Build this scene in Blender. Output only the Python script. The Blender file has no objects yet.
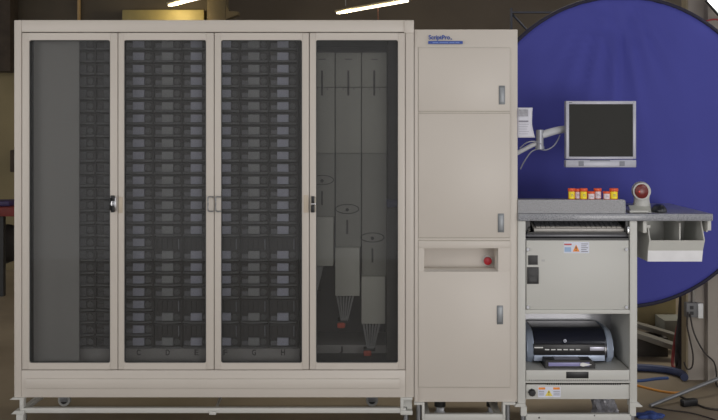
import bpy, bmesh, math, random
from mathutils import Vector, Matrix
random.seed(7)
C = bpy.context.scene.collection
D0 = 4.6          # camera distance to the front plane y = 0
F = 920.0         # focal length in pixels of the 718 px frame
PX, PY, EYE = 370.0, 130.0, 1.565

# ------------------------------------------------------------ camera, world, lights
cam_d = bpy.data.cameras.new('camera'); cam = bpy.data.objects.new('camera', cam_d); C.objects.link(cam)
cam.location = (0, -D0, EYE); cam.rotation_euler = (math.pi/2, 0, 0)
cam_d.sensor_width = 36.0; cam_d.lens = 36.0*F/718.0
cam_d.shift_x = (359-PX)/718.0; cam_d.shift_y = -(210-PY)/718.0
cam_d.clip_end = 100
bpy.context.scene.camera = cam

w = bpy.data.worlds.new('world'); bpy.context.scene.world = w; w.use_nodes = True
w.node_tree.nodes['Background'].inputs[0].default_value = (0.99, 0.98, 1.0, 1)
w.node_tree.nodes['Background'].inputs[1].default_value = 0.52

def area(name, loc, target, sx, sy, power, col):
    l = bpy.data.lights.new(name, 'AREA'); l.shape = 'RECTANGLE'; l.size = sx; l.size_y = sy
    l.energy = power; l.color = col
    o = bpy.data.objects.new(name, l); C.objects.link(o); o.location = loc
    o.rotation_euler = (Vector(target)-Vector(loc)).to_track_quat('-Z', 'Y').to_euler()
    return o
area('hall_light_front', (-0.6, -4.6, 3.6), (0, 0, 0.9), 4.5, 1.6, 18, (1.0, 0.965, 0.91))
area('fill_side', (-3.6, -3.4, 2.4), (-0.3, 0, 1.0), 1.2, 1.6, 9, (1.0, 0.96, 0.92))  # soft fill added from the left
area('fill_right', (2.9, -2.6, 3.0), (1.6, 0.6, 1.3), 1.5, 1.0, 9, (0.93, 0.95, 1.0))  # fill added above the right end

area('fill_low_right', (2.5, -5.8, 0.9), (0.0, 0, 0.5), 2.2, 1.4, 52, (1.0, 0.97, 0.95))  # unseen low fill, added to lift the lower fronts
area('fill_low_left', (-6.2, -5.4, 1.0), (-0.6, 0, 0.6), 2.2, 1.6, 20, (1.0, 0.97, 0.94))  # low fill added at the far left, no lamp there
area('fill_back', (2.2, 2.6, 3.9), (2.2, 2.4, 0), 3.0, 1.2, 46, (1.0, 0.94, 0.82))  # overhead fill added to brighten the floor and clutter behind
vs = bpy.context.scene.view_settings
vs.view_transform = 'Standard'; vs.look = 'None'; vs.gamma = 1; vs.use_curve_mapping = False
vs.exposure = 0.56

# ------------------------------------------------------------ helpers
def sc(d): return (D0+d)/F
def X(px, d=0): return (px-PX)*sc(d)
def Z(py, d=0): return EYE-(py-PY)*sc(d)
def P(px, py, d=0): return Vector((X(px, d), d, Z(py, d)))
def floorp(px, py): # a point on the floor seen at that pixel
    d = EYE*F/(py-PY)-D0; return Vector((X(px, d), d, .006))
def lin(c): return tuple(((v/255.)/12.92 if v/255. <= .04045 else ((v/255.+.055)/1.055)**2.4) for v in c)

MATS = {}
def mat(name, col, rough=.5, metal=0., var=.06, scale=12., bump=0., bscale=200., emit=None, spec=.5, coat=0.):
    if name in MATS: return MATS[name]
    m = bpy.data.materials.new(name); m.use_nodes = True; nt = m.node_tree; b = nt.nodes['Principled BSDF']
    tc = nt.nodes.new('ShaderNodeTexCoord')
    n = nt.nodes.new('ShaderNodeTexNoise'); n.inputs['Scale'].default_value = scale; n.inputs['Detail'].default_value = 3
    r = nt.nodes.new('ShaderNodeValToRGB')
    a = [max(0, c*(1-var)) for c in col]; z = [min(1, c*(1+var)) for c in col]
    r.color_ramp.elements[0].position = .3; r.color_ramp.elements[1].position = .7
    r.color_ramp.elements[0].color = (*a, 1); r.color_ramp.elements[1].color = (*z, 1)
    nt.links.new(tc.outputs['Object'], n.inputs['Vector']); nt.links.new(n.outputs['Fac'], r.inputs['Fac'])
    nt.links.new(r.outputs['Color'], b.inputs['Base Color'])
    b.inputs['Roughness'].default_value = rough; b.inputs['Metallic'].default_value = metal
    b.inputs['Specular IOR Level'].default_value = spec
    b.inputs['Coat Weight'].default_value = coat
    if bump:
        n2 = nt.nodes.new('ShaderNodeTexNoise'); n2.inputs['Scale'].default_value = bscale
        bp = nt.nodes.new('ShaderNodeBump'); bp.inputs['Strength'].default_value = bump; bp.inputs['Distance'].default_value = .002
        nt.links.new(tc.outputs['Object'], n2.inputs['Vector']); nt.links.new(n2.outputs['Fac'], bp.inputs['Height'])
        nt.links.new(bp.outputs['Normal'], b.inputs['Normal'])
    if emit:
        b.inputs['Emission Color'].default_value = (*emit[0], 1); b.inputs['Emission Strength'].default_value = emit[1]
    MATS[name] = m; return m
def glassmat(name, tint, ior=1.45, rough=0.0, bodymix=0., body=(.1, .1, .1)):
    m = bpy.data.materials.new(name); m.use_nodes = True; nt = m.node_tree
    for n in list(nt.nodes): nt.nodes.remove(n)
    out = nt.nodes.new('ShaderNodeOutputMaterial'); t = nt.nodes.new('ShaderNodeBsdfTransparent'); t.inputs[0].default_value = (*tint, 1)
    g = nt.nodes.new('ShaderNodeBsdfGlossy'); g.inputs['Roughness'].default_value = rough
    f = nt.nodes.new('ShaderNodeFresnel'); f.inputs['IOR'].default_value = ior
    mx = nt.nodes.new('ShaderNodeMixShader'); nt.links.new(f.outputs[0], mx.inputs[0])
    src = t
    if bodymix:
        df = nt.nodes.new('ShaderNodeBsdfDiffuse'); df.inputs[0].default_value = (*body, 1)
        m2 = nt.nodes.new('ShaderNodeMixShader'); m2.inputs[0].default_value = bodymix
        nt.links.new(t.outputs[0], m2.inputs[1]); nt.links.new(df.outputs[0], m2.inputs[2]); src = m2
    nt.links.new(src.outputs[0], mx.inputs[1]); nt.links.new(g.outputs[0], mx.inputs[2]); nt.links.new(mx.outputs[0], out.inputs[0])
    return m

class MB:
    def __init__(s): s.bm = bmesh.new()
    def _merge(s, t):
        me = bpy.data.meshes.new('tmp'); t.to_mesh(me); t.free(); s.bm.from_mesh(me); bpy.data.meshes.remove(me)
    def box(s, x0, x1, y0, y1, z0, z1, bev=0., seg=2, M=None):
        t = bmesh.new(); bmesh.ops.create_cube(t, size=1)
        sx, sy, sz = abs(x1-x0), abs(y1-y0), abs(z1-z0)
        bmesh.ops.scale(t, vec=(sx, sy, sz), verts=t.verts)
        if bev: bmesh.ops.bevel(t, geom=list(t.edges), offset=min(bev, .45*min(sx, sy, sz)), segments=seg, affect='EDGES', profile=.5)
        bmesh.ops.translate(t, vec=((x0+x1)/2, (y0+y1)/2, (z0+z1)/2), verts=t.verts)
        if M is not None: t.transform(M)
        s._merge(t); return s
    def pbox(s, px0, py0, px1, py1, d0, d1, bev=0., seg=2):
        return s.box(X(px0, d0), X(px1, d0), d0, d1, Z(py1, d0), Z(py0, d0), bev, seg)
    def cyl(s, a, b, r0, r1=None, n=16, cap=True):
        a = Vector(a); b = Vector(b); r1 = r0 if r1 is None else r1; L = (b-a).length
        t = bmesh.new(); bmesh.ops.create_cone(t, cap_ends=cap, segments=n, radius1=r0, radius2=r1, depth=L)
        t.transform(Matrix.Translation((a+b)/2) @ (b-a).to_track_quat('Z', 'Y').to_matrix().to_4x4())
        s._merge(t); return s
    def tube(s, pts, r, n=8, smooth=3):
        pts = [Vector(p) for p in pts]
        if smooth and len(pts) > 2:
            q = []
            for i in range(len(pts)-1):
                p0 = pts[max(i-1, 0)]; p1 = pts[i]; p2 = pts[i+1]; p3 = pts[min(i+2, len(pts)-1)]
                for k in range(smooth):
                    u = k/smooth
                    q.append(.5*((2*p1)+(p2-p0)*u+(2*p0-5*p1+4*p2-p3)*u*u+(3*p1-p0-3*p2+p3)*u**3))
            q.append(pts[-1]); pts = q
        rings = []; up = Vector((0, 0, 1))
        for i, p in enumerate(pts):
            tg = (pts[min(i+1, len(pts)-1)]-pts[max(i-1, 0)]).normalized()
            a = tg.cross(up)
            if a.length < .05: a = tg.cross(Vector((0, 1, 0)))
            a.normalize(); b = tg.cross(a)
            rings.append([s.bm.verts.new(p+a*math.cos(k*2*math.pi/n)*r+b*math.sin(k*2*math.pi/n)*r) for k in range(n)])
        for i in range(len(rings)-1):
            for k in range(n): s.bm.faces.new((rings[i][k], rings[i][(k+1) % n], rings[i+1][(k+1) % n], rings[i+1][k]))
        s.bm.faces.new(rings[0]); s.bm.faces.new(rings[-1][::-1]); return s
    def lathe(s, prof, c, n=24, M=None):
        t = bmesh.new(); rings = []
        for r, z in prof: rings.append([t.verts.new((max(r, 1e-4)*math.cos(k*2*math.pi/n), max(r, 1e-4)*math.sin(k*2*math.pi/n), z)) for k in range(n)])
        for i in range(len(rings)-1):
            for k in range(n): t.faces.new((rings[i][k], rings[i][(k+1) % n], rings[i+1][(k+1) % n], rings[i+1][k]))
        t.faces.new(rings[0]); t.faces.new(rings[-1])
        if M is not None: t.transform(M)
        t.transform(Matrix.Translation(Vector(c))); bmesh.ops.recalc_face_normals(t, faces=t.faces)
        s._merge(t); return s
    def prism(s, pts, vec, bev=0.):
        """closed polygon of 3-D points extruded by vec"""
        t = bmesh.new(); vec = Vector(vec)
        a = [t.verts.new(Vector(p)) for p in pts]; b = [t.verts.new(Vector(p)+vec) for p in pts]; n = len(a)
        t.faces.new(a); t.faces.new(b[::-1])
        for i in range(n): t.faces.new((a[i], b[i], b[(i+1) % n], a[(i+1) % n]))
        bmesh.ops.recalc_face_normals(t, faces=t.faces)
        if bev: bmesh.ops.bevel(t, geom=list(t.edges), offset=bev, segments=2, affect='EDGES')
        s._merge(t); return s
    def ball(s, c, r, sx=1, sy=1, sz=1, n=20):
        t = bmesh.new(); bmesh.ops.create_uvsphere(t, u_segments=n, v_segments=n//2+2, radius=r)
        bmesh.ops.scale(t, vec=(sx, sy, sz), verts=t.verts); bmesh.ops.translate(t, vec=Vector(c), verts=t.verts)
        s._merge(t); return s
    def build(s, name, m, parent=None, smooth=True, angle=35):
        me = bpy.data.meshes.new(name); o = bpy.data.objects.new(name, me)
        if parent is None:
            lo = [min(v.co[i] for v in s.bm.verts) for i in range(3)]; hi = [max(v.co[i] for v in s.bm.verts) for i in range(3)]
            off = Vector(((lo[0]+hi[0])/2, (lo[1]+hi[1])/2, lo[2])); o.location = off
        else:
            off = Vector((0, 0, 0)); q = parent
            while q is not None: off += q.location; q = q.parent
            o.parent = parent
        bmesh.ops.translate(s.bm, vec=-off, verts=s.bm.verts)
        s.bm.to_mesh(me); s.bm.free()
        if smooth and len(me.polygons):
            me.polygons.foreach_set('use_smooth', [True]*len(me.polygons)); me.set_sharp_from_angle(angle=math.radians(angle))
        me.materials.append(m); C.objects.link(o); return o
def tag(o, label, cat, group=None, kind=None):
    o['label'] = label; o['category'] = cat
    if group: o['group'] = group
    if kind: o['kind'] = kind
    return o
def thing(name, loc, label, cat, group=None):
    o = bpy.data.objects.new(name, None); C.objects.link(o); o.location = loc; o.empty_display_size = .1
    return tag(o, label, cat, group)
def struct(o): o['kind'] = 'structure'; return o
def copy_tree(o, parent=None):
    c = o.copy(); C.objects.link(c); c.parent = parent
    for ch in [q for q in bpy.data.objects if q.parent == o]: copy_tree(ch, c)
    return c
def text(name, s, px0, py0, px1, py1, d, m, parent, ext=.0004, bold=0., shear=0.):
    """lettering facing the camera, fitted to a pixel box on the plane y = d"""
    cu = bpy.data.curves.new('t', 'FONT'); cu.body = s; cu.extrude = 0.02; cu.offset = bold; cu.shear = shear
    to = bpy.data.objects.new('t', cu); C.objects.link(to); dg = bpy.context.evaluated_depsgraph_get()
    me = bpy.data.meshes.new_from_object(to.evaluated_get(dg)); bpy.data.objects.remove(to); bpy.data.curves.remove(cu)
    mb = MB(); mb.bm.from_mesh(me); bpy.data.meshes.remove(me)
    xs = [v.co.x for v in mb.bm.verts]; ys = [v.co.y for v in mb.bm.verts]
    x0, x1, y0, y1 = min(xs), max(xs), min(ys), max(ys)
    for v in mb.bm.verts:
        u = (v.co.x-x0)/(x1-x0); t = (v.co.y-y0)/(y1-y0); zz = v.co.z
        v.co = Vector((X(px0, d)+(X(px1, d)-X(px0, d))*u, d-(ext if zz > 0 else 0), Z(py1, d)+(Z(py0, d)-Z(py1, d))*t))
    return mb.build(name, m, parent, smooth=False)

cream = mat('cream_enamel', lin((203, 196, 187)), .42, var=.015, scale=3, bump=.08, bscale=400)
cream2 = mat('warm_grey_enamel', lin((198, 198, 193)), .45, var=.015, scale=3, bump=.08, bscale=400)
dark = mat('dark_plastic', lin((44, 44, 45)), .5, var=.1)
black = mat('black_plastic', lin((24, 24, 26)), .4)
rubber = mat('black_rubber', lin((32, 31, 30)), .8)
gasket = mat('grey_gasket', lin((70, 72, 74)), .7)
inner = mat('interior_charcoal', lin((66, 66, 67)), .6, var=.05)
greyp = mat('grey_panel', lin((182, 182, 181)), .55, var=.02, scale=2)
chrome = mat('chrome', lin((190, 190, 192)), .22, 1.)
steel = mat('brushed_steel', lin((150, 152, 155)), .4, .8)
zincg = mat('grey_handle', lin((120, 124, 127)), .45, .4)
white = mat('white_plastic', lin((225, 226, 224)), .4)
silver = mat('silver_plastic', lin((172, 173, 184)), .35, .1)
seam = mat('door_seal_grey', lin((176, 170, 158)), .6)
blue = mat('logo_blue', lin((42, 76, 158)), .5)
red = mat('signal_red', lin((176, 24, 40)), .35)
smoked = glassmat('smoked_glass', (.72, .72, .715), ior=1.28, bodymix=.030, body=(.75, .75, .74))  # diffuse share puts an even veil of haze into the panes

# ------------------------------------------------------------ the room
YB = 8.0
floor_m = bpy.data.materials.new('stained_concrete'); floor_m.use_nodes = True
nt = floor_m.node_tree; b = nt.nodes['Principled BSDF']; tc = nt.nodes.new('ShaderNodeTexCoord')
n1 = nt.nodes.new('ShaderNodeTexNoise'); n1.inputs['Scale'].default_value = 1.1; n1.inputs['Detail'].default_value = 8
r1 = nt.nodes.new('ShaderNodeValToRGB'); r1.color_ramp.elements[0].position = .35; r1.color_ramp.elements[1].position = .7
r1.color_ramp.elements[0].color = (*lin((124, 112, 94)), 1); r1.color_ramp.elements[1].color = (*lin((156, 142, 122)), 1)
nt.links.new(tc.outputs['Object'], n1.inputs['Vector']); nt.links.new(n1.outputs['Fac'], r1.inputs['Fac'])
nt.links.new(r1.outputs['Color'], b.inputs['Base Color']); b.inputs['Roughness'].default_value = .5
struct(MB().box(-7, 6, -6.5, YB+.3, -.1, 0).build('floor', floor_m, smooth=False))
ceil_m = mat('ceiling_dark', lin((92, 84, 70)), .9, var=.1, scale=2)
struct(MB().box(-7, 6, -6.5, YB+.3, 4.0, 4.1).build('ceiling', ceil_m, smooth=False))
wall_m = mat('wall_dark_brown', lin((116, 107, 96)), .85, var=.12, scale=1.2)
struct(MB().box(-7, 6, YB, YB+.2, 0, 4.0).build('wall_back', wall_m, smooth=False))
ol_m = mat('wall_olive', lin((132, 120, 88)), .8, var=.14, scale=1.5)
# nearer partition on the left, lit by the first hanging lamp
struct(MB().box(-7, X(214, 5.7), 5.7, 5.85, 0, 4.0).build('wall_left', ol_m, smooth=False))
rw_m = mat('wall_light_grey', lin((160, 152, 142)), .8, var=.05, scale=2)
YR = 1.16
struct(MB().box(X(688, YR), 6, YR, YR+.08, 0, 4.0).box(X(708, YR-.06), 6, YR-.06, YR, 0, 4.0).build('wall_right', rw_m, smooth=False))
tan_m = mat('trim_tan', lin((140, 128, 104)), .7)
struct(MB().box(X(688, YR)-.012, X(688, YR), YR-.004, YR+.084, 0, 4.0).build('trim_1', tan_m, smooth=False))

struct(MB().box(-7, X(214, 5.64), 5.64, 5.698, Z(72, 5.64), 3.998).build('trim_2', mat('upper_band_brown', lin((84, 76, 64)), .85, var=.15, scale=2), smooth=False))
tag(MB().box(X(122, 5.45), X(204, 5.45), 5.45, 5.638, Z(45, 5.45), Z(9.6, 5.45), .01).build('air_duct', mat('duct_cream', lin((142, 130, 84)), .6), None), 'cream yellow duct on the back wall, lit by the lamp over the second glass door', 'duct')
# ------------------------------------------------------------ large storage cabinet
DEP = .72
cab = thing('storage_cabinet', (X(214), DEP/2, Z(398)), 'wide cream steel storage cabinet with four smoked glass doors', 'cabinet')
mb = MB()
mb.pbox(14, 20, 21.3, 397.5, 0, DEP, .004)            # left side
mb.pbox(405.5, 20, 414, 397.5, 0, DEP, .004)          # right side
mb.pbox(21.3, 20, 405.5, 32, 0, DEP, .003)            # top
mb.pbox(21.3, 370.3, 405.5, 397.5, 0, DEP, .003)      # plinth
mb.build('body', cream, cab)
MB().box(X(21.3)+.001, X(405.5)-.001, DEP-.02, DEP-.004, Z(370), Z(32)).build('back_panel', inner, cab, smooth=False)
MB().pbox(25, 379, 400, 388.6, -.009, 0, .003).build('plinth_panel', cream, cab)
MB().pbox(404.2, 20.6, 413.9, 33, -.006, 0, .002).build('corner_cap', cream, cab)
inn = MB()
inn.box(X(21.6), X(405.3), .05, DEP-.02, Z(369.8), Z(369.8)+.01)
inn.box(X(21.6), X(405.3), .05, DEP-.02, Z(32.3)-.01, Z(32.3))
inn.box(X(21.4), X(21.4)+.008, .05, DEP-.02, Z(369), Z(33))
inn.box(X(405.3)-.008, X(405.3), .05, DEP-.02, Z(369), Z(33))
inn.build('interior_lining', inner, cab, smooth=False)
doors = [(22.0, 117.5, 29, 110), (118.2, 213.8, 124, 206), (214.5, 308.9, 221, 302), (309.6, 405.0, 316, 398)]
for i, (a, b_, g0, g1) in enumerate(doors):
    f = MB(); f.pbox(a, 32.9, g0, 369.5, 0, .03, .0022); f.pbox(g1, 32.9, b_, 369.5, 0, .03, .0022)
    f.pbox(g0, 32.9, g1, 40, 0, .03); f.pbox(g0, 363, g1, 369.5, 0, .03)
    for (cx, cy, qx, qy) in ((g0, 40, 1, 1), (g1, 40, -1, 1), (g0, 363, 1, -1), (g1, 363, -1, -1)):   # rounded corners of the opening
        r = 2.0; pts = [P(cx, cy, 0)]
        for k in range(6):
            t = k/5*math.pi/2; pts.append(P(cx+qx*(r-r*math.sin(t)), cy+qy*(r-r*math.cos(t)), 0))
        f.prism(pts, (0, .012, 0))
    door = f.build('door', cream, cab)
    g = MB(); e = .7
    g.pbox(g0, 40, g0+e, 363, .008, .026); g.pbox(g1-e, 40, g1, 363, .008, .026); g.pbox(g0+e, 40, g1-e, 40+e, .008, .026); g.pbox(g0+e, 363-e, g1-e, 363, .008, .026)
    g.build('gasket', gasket, door, smooth=False)
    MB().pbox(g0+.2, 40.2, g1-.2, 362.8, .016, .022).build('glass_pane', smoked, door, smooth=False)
    if i == 0:
        MB().pbox(110.6, 197, 116, 211.5, -.012, 0, .004).build('lock_housing', chrome, door)
        MB().tube([P(111.8, 197.5, -.014), P(110.5, 200, -.03), P(110.6, 208, -.03), P(112.5, 211.5, -.014)], .005).pbox(110.2, 195.5, 114.2, 201.2, -.026, -.012, .003).pbox(110.4, 206, 114, 212.5, -.026, -.012, .003).build('handle', black, door)
    if i == 3:
        MB().pbox(310.4, 197, 315.8, 211.5, -.010, 0, .003).build('lock_housing', mat('cream_lock', lin((196, 188, 172)), .4), door)
        MB().pbox(311.2, 196.3, 314.4, 203, -.024, -.010, .003).pbox(310.8, 205.3, 314.6, 212.6, -.024, -.010, .003).build('handle', black, door)
        MB().pbox(310.8, 203.3, 316, 205, -.026, -.010, .002).build('latch_tongue', chrome, door)
    if i == 1:
        MB().tube([P(212.8, 196.9, -.0), P(212.6, 196.9, -.02), P(208.2, 197.2, -.022), P(208.0, 203, -.024), P(208.2, 210.8, -.022), P(212.6, 211.3, -.02), P(212.8, 211.3, 0)], .0035).build('handle', steel, door)
        MB().pbox(118.4, 197, 122.6, 213, -.004, 0, .002).build('keeper_plate', mat('beige_plate', lin((196, 184, 166)), .5), door)
    if i == 2:
        MB().tube([P(220.8, 196.9, -.0), P(220.4, 196.9, -.02), P(216.0, 197.2, -.022), P(215.8, 203, -.024), P(216.0, 210.8, -.022), P(220.4, 211.3, -.02), P(220.8, 211.3, 0)], .0035).build('handle', steel, door)
        MB().pbox(303.6, 195, 308.4, 212.5, -.004, 0, .002).build('keeper_plate', mat('beige_plate', (0, 0, 0)), door)

# inside: grey screen behind the first door, rack uprights, letter strips
MB().pbox(33.5, 34, 79, 369, .06, .075, .002).build('inner_screen', greyp, cab)
dc = .12
LC = {ch: x for ch, x in zip('ABCDEFGH', (81.0, 110.0, 138.7, 167.7, 196.5, 225.3, 254.0, 283.0))}
rk = MB()
for x in [66.6, 95.5, 124.3, 153.2, 182.1, 210.9, 239.7, 268.6, 297.6]:
    rk.pbox(x-.45, 36, x+.45, 348, dc+.004, dc+.3)
rk.build('rack_uprights', dark, cab, smooth=False)
MB().pbox(300, 34, 312.5, 369, .09, .5).build('partition', inner, cab, smooth=False)
strip = mat('letter_strip_grey', lin((176, 175, 175)), .6, var=.03)
MB().pbox(66, 348.6, 299.6, 369, dc-.015, dc+.3, .002).build('letter_strip', strip, cab)
MB().pbox(314, 345, 402, 372, .3, .62, .002).build('bay_floor', strip, cab)
letter_m = mat('letter_dark', lin((34, 34, 36)), .6)
for ch in 'CDEFGH':
    text('column_letter', ch, LC[ch]-2, 348.9+0.6, LC[ch]+2, 355.3, dc-.0152, letter_m, cab, bold=.02)
text('column_letter', 'J', 339.6, 346.4, 342.9, 353.2, .2996, letter_m, cab, bold=.02)

# ------------------------------------------------------------ the dispensing cells
s_ = sc(dc)
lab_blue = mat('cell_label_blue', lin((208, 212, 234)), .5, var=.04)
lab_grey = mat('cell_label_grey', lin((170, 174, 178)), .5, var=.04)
lab_dim = mat('cell_label_shaded', lin((112, 114, 120)), .5, var=.06)  # columns A and B: shade beside the screen put into the label colour
cellb = mat('cell_charcoal', lin((56, 56, 58)), .45, var=.12, scale=30)
tray_m = mat('cell_tray_grey', lin((104, 106, 110)), .4)
tab_d = mat('cell_tab_shaded', lin((70, 71, 76)), .5)  # tab colour darkened for the same shade
tab_m = mat('cell_tab_grey', lin((128, 130, 138)), .5)
smokep = glassmat('cell_window', (.4, .4, .42), bodymix=.35, body=(.08, .08, .085))
def cell_proto(tall, lm, label):
    root = thing('dispensing_cell', (0, 0, 0), label, 'dispensing cell')
    h = (12.4*(2 if tall else 1)-1.6)*s_; W = 13.7*s_
    m_ = MB(); m_.box(-W, W, .012, .24, 0, h, .003)
    m_.box(-W, W, .0, .012, h-.006, h, .001); m_.box(W-.006, W, .0, .012, 0, h-.006)
    m_.build('body', cellb, root)
    t = MB(); n = 10     # bowed tray lip at the foot
    pts = [Vector((-W*.97+2*W*.97*k/n, -.012-.016*math.sin(math.pi*k/n), 0.0005)) for k in range(n+1)]
    t.prism([Vector((-W*.97, .01, .0005))]+pts+[Vector((W*.97, .01, .0005))], (0, 0, .0085)); t.build('tray', tray_m, root)
    z0 = .011
    MB().box(-5.7*s_, 5.6*s_, -.006, .012, z0, z0+7.6*s_, .0015).build('label_plate', lm, root)
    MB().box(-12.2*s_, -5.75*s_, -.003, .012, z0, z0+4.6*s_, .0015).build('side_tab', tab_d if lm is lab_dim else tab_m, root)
    MB().cyl((9.4*s_, .012, z0+3.7*s_), (9.4*s_, -.004, z0+3.7*s_), 3.0*s_, n=16).cyl((9.4*s_, -.004, z0+3.7*s_), (9.4*s_, -.010, z0+3.7*s_), 1.1*s_, n=10).build('thumb_wheel', tray_m, root)
    if tall:
        g = MB()
        for xx in (-11.5, -6.0, -1.0, 4.0, 8.2): g.box(xx*s_, (xx+.5)*s_, .004, .012, z0+9*s_, h-.007)
        g.build('rib', dark, root)
        MB().box(10.6*s_, 11.3*s_, -.002, .012, z0+9*s_, h-.008).build('bright_edge', mat('clear_edge', lin((170, 174, 186)), .2), root)
    return root
ordn = ['top', 'second', 'third', 'fourth', 'fifth', 'sixth', 'seventh', 'eighth', 'ninth', 'tenth', 'eleventh', 'twelfth', 'thirteenth', 'fourteenth', 'fifteenth', 'sixteenth', 'seventeenth', 'eighteenth', 'nineteenth', 'twentieth', 'twenty-first', 'twenty-second', 'twenty-third', 'twenty-fourth', 'bottom']
where = {'A': 'beside the grey screen', 'B': 'at right edge of first door'}
for q in 'CDE': where[q] = 'in column %s behind second door' % q
for q in 'FGH': where[q] = 'in column %s behind third door' % q
protos = {}
for ch in 'ABCDEFGH':
    rows = [(r, False) for r in range(25)]
    if ch in 'DEFGH': rows = [(r, False) for r in range(25) if r not in (16, 17, 21, 22, 23, 24)]+[(17, True), (22, True), (24, True)]
    rows.sort()
    n = len(rows)
    for k, (r, tall) in enumerate(rows):
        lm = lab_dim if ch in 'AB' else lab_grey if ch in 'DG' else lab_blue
        o_ = 'bottom' if k == n-1 else ordn[k]
        lb = '%s cell with %s label, %s %s' % ('tall dark' if tall else 'dark', {lab_dim: 'shaded grey', lab_grey: 'grey', lab_blue: 'blue-grey'}[lm], {'top': 'topmost', 'bottom': 'lowest'}.get(o_, o_+' from top'), where[ch])
        x = X(LC[ch], dc); z = Z(44.3+12.4*r+5.6, dc)
        key = (tall, lm.name)
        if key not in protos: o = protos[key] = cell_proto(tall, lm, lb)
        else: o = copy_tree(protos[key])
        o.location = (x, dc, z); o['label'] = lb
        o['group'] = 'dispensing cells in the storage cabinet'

# ------------------------------------------------------------ hoppers behind the fourth door
hop_a = mat('hopper_grey', lin((186, 187, 180)), .55, var=.03); hop_b = mat('hopper_lower_grey', lin((166, 167, 161)), .6, var=.03)
hop_c = mat('hopper_box_grey', lin((206, 207, 199)), .55, var=.02); line_m = mat('hopper_line', lin((62, 63, 63)), .6)
fan_m = mat('chute_plastic', lin((170, 172, 174)), .4); noz_m = mat('nozzle_red', lin((232, 92, 62)), .5)
dh = .2
hops = [(314.0, 334.6, 217, 266, 322, 180, 'left', 'its box highest'), (335.6, 361.0, 247.5, 296, 347.2, 209, 'middle', 'beside two others'), (361.9, 386.6, 276.5, 324, 372.4, 237.5, 'right', 'its box hanging lowest')]
for x0, x1, yb, ye, ox, oy, nm, ex in hops:
    h = thing('pill_hopper', (X((x0+x1)/2, dh), dh+.15, Z(ye+25, dh)), '%s grey pill hopper behind the fourth glass door, %s' % (nm, ex), 'hopper', 'hoppers behind the fourth door')
    m_ = MB().pbox(x0, 52.5, x1, 87, dh, dh+.3, .002).pbox(x0, 87.6, x1, 153, dh, dh+.3, .002); bd = m_.build('housing', hop_a, h)
    MB().pbox(x0+.1, 153.2, x1-.1, yb-.3, dh+.02, dh+.3, .002).build('lower_housing', hop_b, h)
    MB().pbox(x0-.4, yb, x1-1.4, ye, dh-.02, dh+.25, .003).build('receiver_box', hop_c, h)
    cx = ox if x0 < 320 else (x0+x1)/2
    MB().pbox(cx-.95, 70.5, cx+.95, 95.5, dh-.002, dh+.001).build('slot', line_m, h)
    MB().pbox(cx-3.5, 58.8, cx+3.5, 59.8, dh-.001, dh+.001).build('name_strip', mat('strip_dim', lin((120, 122, 120)), .6), h)
    MB().pbox(cx-5.5, 88.5, cx-4.5, 89.4, dh-.003, dh+.001).pbox(cx+5, 88.5, cx+6, 89.4, dh-.003, dh+.001).build('screw', line_m, h)
    MB().pbox(x0+2, 50.6, x1-4, 52.3, dh+.02, dh+.2).build('top_rail', line_m, h)
    e_ = MB(); pts = [P(ox+12.2*math.cos(t*math.pi/16)*(.95), oy+4.6*math.sin(t*math.pi/16), dh+.017) for t in range(33)]
    e_.tube([p for p in pts if p.x > X(x0+.4, dh+.017)] if x0 < 320 else pts, .0022, n=6, smooth=0); e_.build('pull_ring', line_m, h)
    MB().cyl(P(ox, oy+.8, dh+.02), P(ox, oy+.8, dh+.008), .009, n=10).build('knob', black, h)
    MB().pbox(ox-.9, oy+11, ox+.9, oy+25, dh+.017, dh+.021).build('slot', line_m, h)
    # finned chute fanning down to a red nozzle
    top0, top1, bot0, bot1 = (x0-1, x0+8.5, x0-2, x0+3) if x0 < 320 else (x0+1.5, x0+17.5, x0+5.5, x0+12)
    fn = MB(); k = 6
    for j in range(k):
        ta = top0+(top1-top0)*j/(k-1); ba = bot0+(bot1-bot0)*j/(k-1)
        fn.prism([P(ta-.9, ye+.4, dh+.02), P(ta+.9, ye+.4, dh+.02), P(ba+.5, ye+24, dh+.06), P(ba-.5, ye+24, dh+.06)], (0, .05, 0))
    fn.prism([P(bot0-.4, ye+22, dh+.055), P(bot1+.4, ye+22, dh+.055), P(bot1+.4, ye+26, dh+.06), P(bot0-.4, ye+26, dh+.06)], (0, .06, 0))
    fn.build('chute', fan_m, h)
    MB().prism([P(top0, ye+.4, dh+.075), P(top1, ye+.4, dh+.075), P(bot1, ye+22, dh+.115), P(bot0, ye+22, dh+.115)], (0, .02, 0)).build('chute_back', gasket, h)
    nx = bot0-1; MB().pbox(nx-3, ye+27, nx+5, ye+32.5, dh+.03, dh+.1, .008).build('nozzle', noz_m, h)
    MB().pbox(nx-3, ye+25.2, nx+9, ye+27.2, dh+.04, dh+.14).build('nozzle_bracket', gasket, h)
tag(MB().pbox(386.5, 199.5, 399, 208, .2, .32, .012).build('blue_motor', mat('motor_blue', lin((48, 56, 110)), .5), None), 'small dark blue motor case beside the right grey hopper', 'motor')
tag(MB().pbox(386.8, 208.3, 399.5, 369, .16, .6, .003).pbox(388, 40, 399.5, 199.3, .26, .6, .003).build('mast', mat('column_dark', lin((78, 79, 76)), .6), None), 'dark grey upright mast at the right of the grey hoppers', 'mast')

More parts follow.
